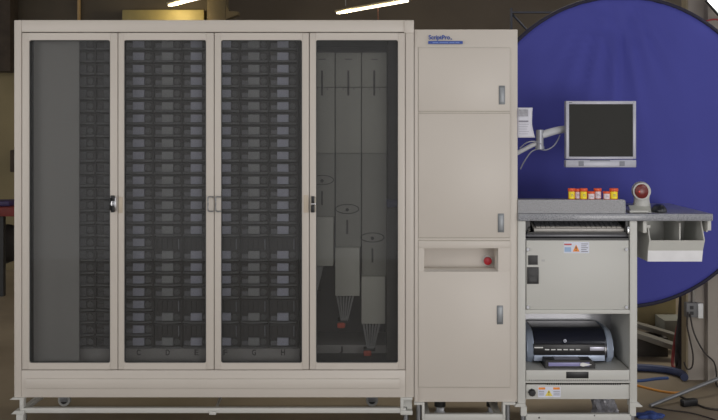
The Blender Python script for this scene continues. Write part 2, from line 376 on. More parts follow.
# ------------------------------------------------------------ undercarriage helper
def caster(name, px, py_base, d, label, r=.032):
    x = X(px, d); t = thing(name, (x, d, 0), label, 'caster', 'casters under the machine')
    MB().lathe([(r*.62, -.013), (r, -.011), (r, .011), (r*.62, .013)], (x, d, r), 28, Matrix.Rotation(math.pi/2, 4, 'X')).build('wheel', mat('caster_grey', lin((150, 150, 146)), .6), t)
    MB().cyl((x, d-.0145, r), (x, d+.0145, r), r*.6, n=20).build('hub', rubber, t)
    MB().box(x-.02, x+.02, d-.02, d-.016, r*.8, r*2.4, .001).box(x-.02, x+.02, d+.016, d+.02, r*.8, r*2.4, .001).box(x-.022, x+.022, d-.025, d+.025, r*2.35, r*2.35+.006).build('fork', steel, t)
    return t, r*2.35+.006
under = thing('cabinet_undercarriage', (X(212), .3, 0), 'long cream rail frame under the wide glass-door cabinet', 'frame')
m_ = MB(); m_.pbox(20, 408.2, 406, 413.2, .0, .03, .002); m_.box(X(20), X(406), DEP-.05, DEP-.02, Z(413), Z(408.4), .002)
m_.box(X(20), X(20)+.025, .03, DEP-.05, Z(412.8), Z(408.6)); m_.box(X(402), X(402)+.025, .03, DEP-.05, Z(412.8), Z(408.6))
m_.build('rail', cream2, under)
m_ = MB()
m_.prism([P(9.5, 399.8, -.01), P(13.5, 397.8, -.01), P(24, 397.8, -.01), P(24, 399.8, -.01)], (0, .05, 0)); m_.pbox(19.5, 399.8, 23.5, 408.4, -.005, .03, .001)
m_.prism([P(11, 414.2, -.01), P(14.5, 411, -.01), P(24, 411, -.01), P(24, 414.2, -.01)], (0, .05, 0)); m_.pbox(16, 414.2, 23.2, 428, -.002, .04, .002)
m_.build('foot_bracket', cream2, under)
m_ = MB(); m_.pbox(400.5, 397.7, 412.5, 400, -.005, .03, .001); m_.pbox(400.5, 400, 403.5, 411, -.005, .03, .001); m_.pbox(400.5, 411, 412.5, 415, -.005, .03, .001); m_.pbox(403.5, 400, 412, 411, .03, .035); m_.build('foot_bracket', cream2, under)

for fx, fy, fz in ((X(20), .06, Z(418)), (X(406), .02, Z(415))):
    MB().cyl((fx, fy, fz), (fx, fy, .02), .012).cyl((fx, fy, .02), (fx, fy, 0), .028).build('levelling_foot', steel, under)

brA = Vector((X(20)+.02, .03, Z(411))); brB = P(42, 398, .45)
m_ = MB(); m_.tube([P(24, 408, .04), P(42, 398, .33)], .008, smooth=0); m_.tube([P(214, 412.5, .02), P(216, 409, .05), P(219.5, 400, .3), P(221, 397, .36)], .008, smooth=0); m_.pbox(209, 411.5, 216, 415, -.012, .0, .002); m_.build('brace', cream2, under)
for px, d, w_ in ((64.5, .62, 'left end'), (372, .62, 'right end')):
    t, top = caster('caster', px, 0, d, 'black rubber caster at the rear, %s of the wide cabinet' % w_, .034)
    MB().cyl((X(px, d), d, top), (X(px, d), d, Z(398)), .02, n=12).box(X(px, d)-.03, X(px, d)+.03, d-.03, d+.03, Z(398)-.008, Z(398)-.0005).build('stem', cream2, t)

# ------------------------------------------------------------ tower cabinet
TW0, TW1 = 414.5, 517.6
tow = thing('tower_cabinet', (X(466), .34, Z(402)), 'tall narrow cream tower cabinet with three doors and a red button', 'cabinet')
m_ = MB(); m_.pbox(TW0, 29.5, TW1, 402, .012, .7, .002)
m_.pbox(TW0, 29.5, TW1, 47.2, 0, .014, .0025); m_.pbox(TW0, 47.2, 418, 402, 0, .014, .0015); m_.pbox(510.4, 47.2, TW1, 402, 0, .014, .0015); m_.pbox(418, 387.6, 510.4, 402, 0, .014, .0015)
m_.pbox(418, 111.7, 510.4, 112.9, 0.001, .014, .001); m_.pbox(418, 238.3, 510.4, 240.3, 0.001, .014, .001)
m_.build('body', cream, tow)
MB().pbox(418, 47.6, 510, 387.4, .0045, .0125).build('door_gap', seam, tow, smooth=False)
for (y0, y1, hx, hy) in ((47.8, 111, 502, 95), (113.6, 237.6, 501, 223), (241, 387.1, 500, 315)):
    f = MB()
    if y0 != 241: f.pbox(418.5, y0, 509.9, y1, 0, .0105, .0018)
    else:
        f.pbox(418.5, y0, 509.9, 248.3, 0, .0105, .001); f.pbox(418.5, 271.4, 509.9, y1, 0, .0105, .001); f.pbox(418.5, 248.3, 424.2, 271.4, 0, .0105); f.pbox(498.2, 248.3, 509.9, 271.4, 0, .0105)
    dr = f.build('door', cream, tow)
    MB().pbox(hx-3.1, hy-9.4, hx+3.1, hy+9.4, -.004, 0, .003).build('handle', zincg, dr)
    MB().pbox(hx-1.9, hy-7.4, hx+1.9, hy+7, -.0055, -.0035, .001).build('paddle', mat('paddle_grey', lin((142, 146, 150)), .4, .3), dr)
# pocket for the button: cut into the body
cut = MB().box(X(424.2), X(498.2), -.05, .16, Z(271.4), Z(248.3)).build('cutter', cream, None)
for o in [q for q in bpy.data.objects if q.parent == tow and q.name.split('.')[0] in ('body', 'door_gap')]:
    md = o.modifiers.new('pocket', 'BOOLEAN'); md.operation = 'DIFFERENCE'; md.object = cut; md.solver = 'EXACT'
    dg = bpy.context.evaluated_depsgraph_get(); me = bpy.data.meshes.new_from_object(o.evaluated_get(dg))
    o.modifiers.clear(); o.data = me
bpy.data.objects.remove(cut)
k = .1601
MB().box(X(424.2), X(498.2), k-.002, k, Z(271.4), Z(248.3)).build('pocket_back', cream, tow, smooth=False)
bx, bz = X(487+4.0), Z(260.3+4.3)
bt = MB().cyl((bx, k-.002, bz), (bx, k-.012, bz), .026, n=28).build('button_collar', white, tow)
MB().lathe([(.008, 0), (.010, .012), (.0205, .016), (.0215, .022), (.019, .030), (.008, .033), (.001, .0335)], (bx, k-.012, bz), 28, Matrix.Rotation(math.pi/2, 4, 'X')).build('button_cap', red, bt)
text('logo_text', 'ScriptPro', 428.6, 35.0, 450.0, 40.8, -.0002, blue, tow, bold=.03)
text('logo_dot', '.', 450.6, 38.6, 452.0, 39.8, -.0002, blue, tow)
MB().pbox(428.2, 41.0, 462.8, 43.9, -.0008, .0002).build('logo_bar', blue, tow, smooth=False)
m_ = MB()
for a_, b2 in ((432.5, 438.5), (439.4, 448.4), (449.3, 454.6), (455.4, 459.4)): m_.pbox(a_, 42.2, b2, 42.9, -.0010, -.0007)
m_.build('logo_caption', mat('caption_pale', lin((120, 146, 205)), .5), tow, smooth=False)
tu = thing('tower_undercarriage', (X(466), .3, 0), 'cream base frame with square brackets under the narrow tower', 'frame')
m_ = MB()
for x0, x1, op in ((414.2, 424.5, -1), (503, 515.5, 1)):
    m_.pbox(x0, 402.6, x1, 405, -.004, .05, .001)
    if op < 0: m_.pbox(422, 405, 424.5, 419, -.004, .05, .001)
    else: m_.pbox(503, 405, 505.4, 419, -.004, .05, .001)
m_.build('bracket', cream2, tu)
MB().pbox(422, 414.4, 505.5, 420.6, .0, .03, .002).box(X(422), X(505), .62, .65, Z(420), Z(414.5), .002).box(X(424), X(424)+.03, .03, .62, Z(419.5), Z(415)).box(X(502)-.03, X(502), .03, .62, Z(419.5), Z(415)).build('rail', cream2, tu)

for fx, fy, fz in ((X(419), .03, Z(405)), (X(508.5), .03, Z(405))):
    MB().cyl((fx, fy, fz), (fx, fy, .02), .012).cyl((fx, fy, .02), (fx, fy, 0), .028).build('levelling_foot', steel, tu)

for px, w_ in ((440, 'left'), (492, 'right')):
    t, top = caster('caster', px, 0, .3, 'dark caster under the narrow tower, %s side' % w_, .038)
    MB().cyl((X(px, .3), .3, top), (X(px, .3), .3, Z(402)), .03, n=12).build('stem', dark, t)

# ------------------------------------------------------------ workstation
ws = thing('workstation_cabinet', (X(577), .3, 0), 'cream open-framed workstation cabinet holding the printer beside the tower', 'cabinet')
BW = .62
m_ = MB()
m_.pbox(517.9, 221, 525.6, 404.5, 0, .03, .002); m_.pbox(630, 221, 637.2, 404.5, 0, .03, .002)       # posts
m_.box(X(519), X(519)+.02, .03, BW, Z(404), Z(221.2)); m_.box(X(636)-.02, X(636), .03, BW, Z(404), Z(221.2))   # side sheets
m_.box(X(519), X(636), BW-.01, BW, Z(404), Z(221.2))
m_.pbox(525.6, 309.8, 630, 313.8, .004, BW-.02, .001)      # rail over bay
m_.pbox(525.6, 381.3, 630, 383, .002, BW-.02, .001)
m_.box(X(525.6), X(630), .006, BW-.02, Z(371.2), Z(370.2))  # shelf top
m_.pbox(525.6, 398.3, 630, 399, .012, .3)
m_.prism([P(514.5, 407, -.01), P(517, 404, -.01), P(525.6, 404, -.01), P(525.6, 407, -.01)], (0, .05, 0))
m_.prism([P(630, 407, -.01), P(630, 402.5, -.01), P(637.5, 402.5, -.01), P(642.5, 406, -.01), P(642.5, 407, -.01)], (0, .05, 0))
m_.pbox(521, 407, 527, 416, 0, .03); m_.pbox(630, 407, 636, 416, 0, .03)
m_.build('frame', cream2, ws)
MB().box(X(526)-.01, X(630)+.02, .40, .41, Z(370.2), Z(314)).build('bay_back', mat('bay_back_grey', lin((168, 168, 172)), .3, .5), ws)
br = MB().pbox(526, 414.3, 631.5, 421.5, 0, .03, .002).build('base_rail', cream2, ws)
MB().cyl(P(539, 417.6, .001), P(539, 417.6, -.001), .005, n=12).cyl(P(594.5, 415.6, .001), P(594.5, 415.6, -.001), .0035, n=12).build('rail_hole', black, br)

for fx, fy, fz in ((X(524), .03, Z(416)), (X(634), .03, Z(416))):
    MB().cyl((fx, fy, fz), (fx, fy, .02), .012).cyl((fx, fy, .02), (fx, fy, 0), .028).build('levelling_foot', steel, ws)

pn = MB().pbox(526.3, 240.4, 628.8, 309.5, .008, .022, .002).build('front_panel', cream2, ws)
MB().pbox(525.7, 238.3, 629.9, 240.4, .012, .4).pbox(629.0, 240, 629.9, 309.6, .02, .4).build('panel_gap', black, ws, smooth=False)
for q in ((528, 249.5), (626.6, 249.5), (528, 307.3), (626.6, 307.3)):
    MB().cyl(P(q[0], q[1], .008), P(q[0], q[1], -.004), .0085, .0075, n=16).build('thumb_screw', chrome, pn)
MB().pbox(528.2, 255.4, 537.8, 264.8, .004, .009, .001).build('rocker_switch', dark, pn)
sk = MB().pbox(527.2, 267.2, 538.8, 284.0, .003, .009, .002).build('socket_plate', dark, pn)
MB().pbox(529.6, 270, 536.6, 274.5, .002, .0035).pbox(529.6, 277, 536.6, 281.5, .002, .0035).build('socket', black, sk)
MB().pbox(541.5, 259.5, 545, 261.5, .0075, .0085).build('small_mark', greyp, pn, smooth=False)
paperw = mat('label_white', lin((214, 218, 232)), .5); orange = mat('hazard_orange', lin((232, 140, 50)), .5); yellow = mat('hazard_yellow', lin((226, 206, 90)), .5)
lblue = mat('pale_blue_mark', lin((150, 178, 212)), .5); txg = mat('fine_print_grey', lin((120, 120, 132)), .5)
st = MB().pbox(563.8, 242, 589.2, 253.2, .0072, .0081).build('warning_label', paperw, pn, smooth=False)
MB().pbox(564.2, 243.6, 571.6, 245.2, .0066, .0073).build('red_bar', red, st, smooth=False)
MB().pbox(564.6, 247.2, 571.2, 251.8, .0066, .0073).build('blue_block', lblue, st, smooth=False)
MB().prism([P(572.6, 251.6, .0072), P(579.6, 251.6, .0072), P(576.1, 244.6, .0072)], (0, -.0006, 0)).build('hazard_triangle', orange, st, smooth=False)
text('hazard_mark', '!', 575.5, 246.4, 576.7, 250.9, .0065, black, st, ext=.0003)
m_ = MB()
for r in range(5): m_.pbox(581.2, 243.6+r*1.9, 588.0-(r % 2)*1.4, 244.3+r*1.9, .0066, .0073)
m_.build('fine_print', txg, st, smooth=False)
sf = MB().pbox(526.2, 370.2, 629.6, 380.9, -.002, .006, .0015).build('shelf_front', cream2, ws)
MB().pbox(566.2, 371.8, 588.6, 378.4, -.0035, -.0015, .001).build('name_plate', black, sf)
lp = MB().pbox(526.2, 384.6, 629.8, 398.4, .012, .03, .001).build('lower_panel', cream2, ws)
m_ = MB()
for k in range(34): m_.pbox(547+2.2*k, 383.2, 548.1+2.2*k, 384.9, .008, .0125)
m_.build('vent_slots', dark, lp, smooth=False)
m_ = MB()
for k in range(52): m_.pbox(529+1.93*k, 379.7, 529.8+1.93*k, 380.5, -.0023, -.001)
m_.build('perforation', gasket, sf, smooth=False)
st = MB().pbox(538, 386.8, 560.6, 397.2, .011, .0122).build('warning_label', paperw, lp, smooth=False)
for q in (538.6, 553.2): MB().pbox(q, 387.4, q+6.6, 389.6, .0104, .0111).build('orange_bar', orange, st, smooth=False)
MB().prism([P(545.2, 396, .011), P(552.6, 396, .011), P(548.9, 389.6, .011)], (0, -.0006, 0)).build('hazard_triangle', yellow, st, smooth=False)
text('hazard_mark', '!', 548.4, 391.2, 549.4, 395.2, .0103, black, st, ext=.0003)
m_ = MB()
for r in range(3): m_.pbox(538.8, 391+r*1.8, 544.2, 391.6+r*1.8, .0104, .0111); m_.pbox(553.4, 391+r*1.8, 559.8, 391.6+r*1.8, .0104, .0111)
m_.build('fine_print', txg, st, smooth=False)
MB().lathe([(.0185, 0), (.0185, .014), (.014, .02), (.001, .0205)], P(531.8, 392.2, .012), 8, Matrix.Rotation(math.pi/2, 4, 'X')).build('power_inlet', black, lp)

# keyboard drawer
kd = MB()
kd.pbox(527, 232.4, 629, 233.6, .02, .34); kd.pbox(527, 229.8, 529, 232.4, .02, .34); kd.pbox(626, 229.8, 628.5, 232.4, .02, .34)
kd.build('keyboard_tray', black, ws, smooth=False)
MB().pbox(526, 233.9, 629.6, 237.4, .035, .05, .005).build('tray_front', mat('tray_grey', lin((104, 104, 108)), .35, .3), ws)
for q in (525.8, 625.6): MB().pbox(q, 221.3, q+4.3, 231, .02, .3).build('drawer_slide', black, ws, smooth=False)
MB().tube([P(529.6, 227, .015), P(529.2, 230, .0), P(528.6, 233, .01)], .003).cyl(P(628.6, 228, .02), P(628.6, 228, .004), .007).pbox(627.3, 228, 630, 234, .006, .016, .003).build('drawer_catch', chrome, ws)
kb = thing('keyboard', P(579, 231, .12), 'pale grey computer keyboard on the tray under the worktop', 'keyboard')
tilt = Matrix.Translation(P(579, 231.9, .05)) @ Matrix.Rotation(math.radians(12), 4, 'X')
kw = (624.5-534)/2*sc(.05)
MB().box(-kw, kw, 0, .15, .0, .016, .004, M=tilt).build('case', mat('keyboard_case', lin((196, 192, 186)), .5), kb)
kc = mat('key_dark', lin((92, 92, 96)), .5); kl = mat('key_pale', lin((176, 172, 166)), .5)
for r in range(6):
    nk = 17 if r else 12; u = 2*kw*.95/17
    x = -kw*.95
    for c in range(17):
        if r == 0 and 4 <= c <= 8:
            if c == 4: MB().box(x+u*4+.001, x+u*9-.001, .013, .029, .0162, .0225, .002, M=tilt).build('key', kl, kb)
            continue
        if r == 5 and c in (1, 13): continue
        MB().box(x+u*c+.0012, x+u*(c+1)-.0012, .013+r*.0215, .031+r*.0215, .0162, .0225, .002, M=tilt).build('key', kl if r < 1 else kc, kb)

# worktop
wt = bpy.data.materials.new('speckled_laminate'); wt.use_nodes = True; nt = wt.node_tree; b = nt.nodes['Principled BSDF']
tc = nt.nodes.new('ShaderNodeTexCoord'); n1 = nt.nodes.new('ShaderNodeTexNoise'); n1.inputs['Scale'].default_value = 260; n1.inputs['Detail'].default_value = 2
r1 = nt.nodes.new('ShaderNodeValToRGB'); r1.color_ramp.elements[0].position = .4; r1.color_ramp.elements[1].position = .6
r1.color_ramp.elements[0].color = (*lin((82, 83, 88)), 1); r1.color_ramp.elements[1].color = (*lin((134, 135, 140)), 1)
nt.links.new(tc.outputs['Object'], n1.inputs['Vector']); nt.links.new(n1.outputs['Fac'], r1.inputs['Fac']); nt.links.new(r1.outputs['Color'], b.inputs['Base Color'])
b.inputs['Roughness'].default_value = .38; b.inputs['Coat Weight'].default_value = .15
ws_m = bpy.data.materials.new('speckled_laminate_polished'); ws_m.use_nodes = True; nt = ws_m.node_tree; b = nt.nodes['Principled BSDF']
tc = nt.nodes.new('ShaderNodeTexCoord'); n1 = nt.nodes.new('ShaderNodeTexNoise'); n1.inputs['Scale'].default_value = 260; n1.inputs['Detail'].default_value = 2
r1 = nt.nodes.new('ShaderNodeValToRGB'); r1.color_ramp.elements[0].position = .4; r1.color_ramp.elements[1].position = .6
r1.color_ramp.elements[0].color = (*lin((104, 106, 112)), 1); r1.color_ramp.elements[1].color = (*lin((166, 168, 174)), 1)
nt.links.new(tc.outputs['Object'], n1.inputs['Vector']); nt.links.new(n1.outputs['Fac'], r1.inputs['Fac']); nt.links.new(r1.outputs['Color'], b.inputs['Base Color'])
b.inputs['Roughness'].default_value = .32; b.inputs['Coat Weight'].default_value = .25
top = thing('worktop', (X(615), .3, Z(221)), 'long grey speckled worktop across the workstation', 'worktop')
MB().box(X(518), X(712.3), -.012, .66, Z(220.8), Z(213.6), .004).build('slab', ws_m, top)
rs = MB(); pr = []
for k in range(7):
    t = math.pi/2*k/6; pr.append(P(625.6-2.6+2.6*math.sin(t), 199.6+2.6-2.6*math.cos(t), .004))
rs.prism([P(518, 213.5, .004), P(518, 199.6, .004)]+pr+[P(625.6, 213.5, .004)], (0, .095, 0)); rs.build('raised_ledge', wt, top)

# pill vials on the ledge
amber = glassmat('amber_plastic', (.9, .30, .04), bodymix=.7, body=lin((250, 116, 40)), rough=.1)
capm = mat('cap_orange_red', lin((240, 96, 52)), .4); capw = mat('cap_white', lin((232, 226, 216)), .4)
ylab = mat('vial_label_yellow', lin((250, 226, 40)), .5); wlab = mat('vial_label_white', lin((228, 216, 222)), .5)
vials = [(571.6, 188.2, ylab, 3.6, 0), (577.4, 188.6, wlab, 3.4, .02), (583.6, 188.2, ylab, 3.8, 0), (591.2, 191.2, wlab, 3.6, .0), (597.6, 188.2, wlab, 3.8, .02), (606.6, 191.2, wlab, 3.6, 0), (613.8, 188.2, ylab, 4.2, .0)]
vn = ['leftmost', 'second from left', 'third from left', 'fourth from left, shorter,', 'fifth from left', 'sixth from left, shorter,', 'rightmost']
bz0 = Z(199.6, .004)+.0003
for i, (px, pt, lm, rp, dd) in enumerate(vials):
    d = .03+dd; x = X(px, d); r = rp*sc(d)*1.04; hh = (Z(pt, d)-bz0)
    v = thing('pill_vial', (x, d, bz0), 'orange pill vial with a %s label, %s on the grey ledge' % ('yellow' if lm is ylab else 'white', vn[i]), 'pill bottle', 'orange pill vials on the grey ledge')
    MB().lathe([(r*.9, 0), (r*.94, .002), (r*.94, hh*.74), (r*.8, hh*.76)], (x, d, bz0), 24).build('bottle', amber, v)
    MB().lathe([(r*.98, hh*.77), (r, hh*.8), (r, hh*.97), (r*.9, hh)], (x, d, bz0), 24).build('cap', capm, v)
    lb_ = MB(); n = 14
    for k in range(n):   # paper wrapped round the front
        a0 = math.pi*(1.12+.62*k/n); a1 = math.pi*(1.12+.62*(k+1)/n); q = r*.955
        A = Vector((x+q*math.cos(a0), d+q*math.sin(a0), bz0+hh*.06)); B_ = Vector((x+q*math.cos(a1), d+q*math.sin(a1), bz0+hh*.06)); U = Vector((0, 0, hh*.64))
        vv = [lb_.bm.verts.new(p) for p in (A, B_, B_+U, A+U)]; lb_.bm.faces.new(vv)
    lb_.build('label', lm, v)
    MB().box(x-r*.35, x+r*.4, d-r*1.0, d-r*.95, bz0+hh*.3, bz0+hh*.34).box(x-r*.35, x+r*.2, d-r*1.0, d-r*.95, bz0+hh*.42, bz0+hh*.46).build('print', txg, v, smooth=False)

# barcode scanner
dS = .12; zt = Z(213.6)+.0003
sb = mat('scanner_grey', lin((186, 186, 182)), .4)
cx, cz = X(641.6, dS), Z(190.6, dS)
scn = thing('barcode_scanner', (cx, dS, zt), 'grey dome barcode scanner with dark red window on the worktop', 'scanner')
k_ = sc(dS)
n_ = MB(); zb = zt
sec = [(zb, 9.8), (zb+4*k_, 9.2), (zb+9*k_, 8.0), (zb+12*k_, 7.6), (zb+16*k_, 7.8)]
prof = [(s*k_, z-zb) for z, s in sec]+[(6.4*k_, 20*k_), (3*k_, 23*k_)]
Msc = Matrix.Diagonal((1, .75, 1, 1))
n_.lathe(prof, (cx, dS, zb), 28, Msc); n_.build('stand', sb, scn)
fc = P(642.0, 191.3, dS-.044)
MB().ball((cx-.004, dS, cz), 9.3*k_, 1, .85, 1, 28).cyl((cx-.004, dS, cz), fc, 9.2*k_, 8.6*k_, n=32).build('head', sb, scn)
wx, wz = fc.x+.001, fc.z
MB().lathe([(7.3*k_, 0), (7.0*k_, .004), (5.0*k_, .009), (2*k_, .0115), (.001, .012)], (wx, dS-.0425, wz), 32, Matrix.Rotation(math.pi/2, 4, 'X')).build('scan_window', mat('window_red', lin((112, 34, 32)), .3, coat=.1), scn)
MB().ball((wx-.014, dS-.0505, wz-.001), .008, 1, .4, 1).build('red_lens', mat('lens_red', lin((205, 60, 48)), .2, emit=(lin((200, 50, 40)), .25)), scn)
d0 = .02
MB().prism([P(631.0, 213.4, d0), P(651.6, 213.4, d0), P(651.6, 212.4, d0), P(631.0, 212.4, d0)], (0, .012, 0)).build('front_lip', sb, scn)
bp = MB(); a = [P(631.5, 212.7, d0), P(651.6, 212.7, d0), P(648.6, 205.0, .10), P(628.6, 205.2, .10)]
bp.prism(a, (0, 0, -.006)); bp.build('base_plate', mat('pad_pale', lin((196, 198, 190)), .5), scn)
bp = MB(); bp.box(X(631.5), X(650), d0+.01, .10, zt, zt+.012); bp.build('foot', sb, scn)

# mouse
dM = .10; mx = X(659, dM); k_ = sc(dM)
mo = thing('mouse', (mx, dM, zt), 'black oval computer mouse on the worktop beside the scanner', 'mouse')
b_ = MB(); b_.lathe([(.96, 0), (1, .08), (.985, .25), (.93, .45), (.8, .68), (.6, .86), (.35, .96), (.12, .995), (.001, 1)], (mx, dM, zt+.0003), 32, Matrix.Diagonal((7.2*k_, .056, 8.0*k_, 1)))
b_.build('shell', mat('mouse_black', lin((40, 43, 50)), .3, coat=.2), mo)
MB().tube([Vector((mx, dM+.05, zt+.006)), Vector((mx+.01, dM+.12, zt+.004)), Vector((mx-.05, dM+.3, zt+.004)), Vector((mx-.1, .64, zt+.004))], .0025).build('cord', black, mo)
MB().cyl((mx-.003, dM-.036, zt+.026), (mx+.003, dM-.036, zt+.026), .007, n=14).build('wheel', gasket, mo)

# hanging parts bin under the worktop
bn = thing('hanging_bin', (X(678), .15, Z(262)), 'pale grey two-compartment bin hung under the right end of the worktop', 'bin')
bm_ = mat('bin_grey', lin((190, 190, 184)), .5, var=.02)
dB = .03; t_ = .006
prof = [(241.0, 0.0), (251.5, .012), (262, .012)]
zt2 = Z(222.2)
def side(px_t, px_b):
    xt, xb = X(px_t), X(px_b)
    return [Vector((xt, dB+.035, zt2)), Vector((xt, dB-.012, Z(240.6))), Vector(((xt+xb)/2, dB, Z(251.5))), Vector((xb, dB, Z(262.2))), Vector((xb, dB+.27, Z(262.2))), Vector((xt, dB+.27, zt2))]
shell = MB()
xl, xr = X(651.5), X(706)
for pa, pb, th in ((650.5, 649.0, .006), (706.3, 703.6, -.006)):
    shell.prism(side(pa, pb), (th, 0, 0))
shell.prism([Vector((X(650.5), dB-.012, Z(240.8))), Vector((X(706.3), dB-.012, Z(240.8))), Vector((X(705), dB, Z(251.4))), Vector((X(649.8), dB, Z(251.4)))], (0, .006, 0))
MB().prism([Vector((X(649.8), dB-.002, Z(251.4))), Vector((X(705), dB-.002, Z(251.4))), Vector((X(703.6), dB-.006, Z(262.2))), Vector((X(649), dB-.006, Z(262.2)))], (0, .007, 0)).build('front_lip', mat('bin_white_lip', lin((222, 222, 224)), .45), bn, smooth=False)
shell.box(X(649), X(703.6), dB, dB+.27, Z(262.2), Z(261.2))
shell.box(X(650.5), X(706), dB+.264, dB+.27, Z(262), zt2)
shell.build('shell', bm_, bn, smooth=False)
MB().pbox(679.2, 223, 680.6, 251, dB+.02, dB+.264).build('divider', bm_, bn, smooth=False)
MB().pbox(706.3, 221.2, 707.6, 232, .06, .2).pbox(707.6, 220.9, 711.2, 230.5, .03, .3, .001).build('hanger', cream2, bn)
MB().pbox(643.2, 221.2, 646.8, 232.8, .02, .3, .001).pbox(646.8, 224.6, 650.6, 228.2, .04, .2, .002).build('hanger', cream2, bn)

# printer
dP = .15
pr_ = thing('printer', (X(571, dP), dP+.1, Z(370.2)+.0005), 'dark inkjet printer with silver blue ends on the workstation shelf', 'printer')
kx = sc(dP)
zs = Z(370.2)+.0005
navy = mat('printer_black', lin((26, 29, 42)), .22, coat=.4); endm = mat('printer_silver_blue', lin((176, 188, 208)), .35, .3)
def endprof(xp):
    x = X(xp, dP); zt_ = Z(329.5, dP)
    pts = [Vector((x, dP+.22, zs)), Vector((x, dP+.01, zs)), Vector((x, dP-.03, zs+.035)), Vector((x, dP-.035, zs+.075)), Vector((x, dP-.015, zs+.125)), Vector((x, dP+.03, zt_-.008)), Vector((x, dP+.08, zt_)), Vector((x, dP+.22, zt_))]
    return pts
MB().prism(endprof(533.5), (X(605.5, dP)-X(533.5, dP), 0, 0), .004).build('body', navy, pr_)
for a_, b2 in ((526.8, 533), (606, 612.8)):
    e_ = MB(); pts = endprof(a_); c_ = Vector((0, dP+.12, (zs+Z(329.5, dP))/2))
    e_.prism(pts, (X(b2, dP)-X(a_, dP), 0, 0), .004)
    ctr = Vector((X(a_ if a_ < 560 else b2, dP), 0, 0))
    for v in e_.bm.verts:
        if abs(v.co.x-ctr.x) < .006: v.co.z = zs+(v.co.z-zs)*.93; v.co.y = c_.y+(v.co.y-c_.y)*.9
    e_.build('end_cap', endm, pr_)
yF = dP-.037
MB().pbox(534, 355.2, 605, 361.2, yF+.001, yF+.03, .003).build('lower_fascia', endm, pr_)
MB().pbox(534, 344.5, 605, 355, yF-.006, yF+.02, .002).build('front_band', black, pr_)
MB().pbox(590, 347, 604.5, 350.6, yF-.009, yF-.005, .001).build('silver_strip', mat('strip_silver', lin((196, 196, 210)), .3, .3), pr_)
MB().pbox(534.4, 347, 543, 348.2, yF-.009, yF-.005).build('white_strip', white, pr_)
m_ = MB()
for k in range(6): m_.pbox(545+k*6.2, 349.2, 549.3+k*6.2, 350.2, yF-.009, yF-.005)
m_.build('outlet_teeth', white, pr_, smooth=False)
lg = MB().lathe([(.0085, 0), (.0085, .0012), (.001, .0013)], P(565, 340.8, yF+.003), 24, Matrix.Rotation(math.pi/2, 4, 'X')).build('badge', mat('badge_silver', lin((170, 174, 186)), .3, .4), pr_)
text('badge_text', 'hp', 563.9, 339.6, 566.1, 342.4, yF+.0015, navy, lg, ext=.0004, shear=.2)
tr = MB(); tr.prism([P(545, 369.6, .03), P(545.5, 360.4, .03), P(592, 360.4, .03), P(595.5, 364, .03), P(595.5, 369.6, .03)], (0, .12, 0), .002)
tr.build('paper_tray', black, pr_)
MB().pbox(548.5, 362.6, 589.5, 366.2, .026, .032, .001).build('tray_face', mat('tray_lavender', lin((142, 140, 186)), .35), pr_)
MB().pbox(555, 359.3, 580, 360.6, .05, .12).build('output_lip', mat('lip_grey', lin((150, 152, 168)), .35), pr_)
MB().prism([P(580, 363.2, .025), P(583, 362.4, .025), P(587, 363.4, .025), P(591.5, 364.4, .025), P(587, 365.4, .025), P(583, 366.2, .025), P(580, 365.4, .025)], (0, -.006, 0)).build('paper_guide', white, pr_)

# bag lying on the floor under the workstation
bg = MB(); bmesh.ops.create_icosphere(bg.bm, subdivisions=4, radius=1)
bc = P(604, 410, .22); bc.z = .105
rr = random.Random(3)
for v in bg.bm.verts:
    n_v = v.co.normalized(); f = 1+.16*math.sin(n_v.x*9+n_v.z*7)+.12*math.sin(n_v.y*13-n_v.z*11)+.05*rr.uniform(-1, 1)
    v.co = Vector((n_v.x*.062*f, n_v.y*.06*f, max(-.1045, n_v.z*.105*f)))+bc
tag(bg.build('plastic_bag', mat('clear_grey_bag', lin((150, 150, 156)), .2, var=.35, scale=40), None), 'crumpled grey plastic bag on the floor under the workstation', 'bag')

# paper notice on the tower's right edge
nt_ = MB(); n = 14; pap = mat('paper_white', lin((216, 216, 226)), .6)
rows = []
for j in range(n+1):
    v_ = j/n; y = 107.6+(137.6-107.6)*v_
    xr = 532.6+(-.6*math.sin(v_*3.1))+3.2*max(0, v_-.55)**1.2*2.0
    rows.append([nt_.bm.verts.new(P(517.8+(xr-517.8)*u/6, y-1.2*(u/6)*v_*0, .012-.012*math.sin(u/6*2.2+v_*2.5)*(u/6))) for u in range(7)])
for j in range(n):
    for u in range(6): nt_.bm.faces.new((rows[j][u], rows[j][u+1], rows[j+1][u+1], rows[j+1][u]))
np_ = thing('paper_notice', P(525, 137.6, .012), 'white printed paper notice on the right edge of the cream tower', 'notice')
o = nt_.build('sheet', pap, np_); sd = o.modifiers.new('thickness', 'SOLIDIFY'); sd.thickness = .0006
MB().pbox(518.6, 109.5, 528, 116.3, -.002, -.0012).build('photo_block', mat('print_grey', lin((158, 158, 166)), .6, var=.25, scale=60), np_, smooth=False)
m_ = MB(); m_.pbox(518.6, 120.6, 528.4, 122.0, -.002, -.0012)
m_.build('heading', mat('print_mid', lin((132, 132, 144)), .6), np_, smooth=False)
m_ = MB()
for r in range(5): m_.pbox(518.8, 124+r*2.4, 529-(r % 3), 124.5+r*2.4, -.002, -.0012)
m_.build('fine_print', mat('print_pale', lin((178, 178, 190)), .6), np_, smooth=False)

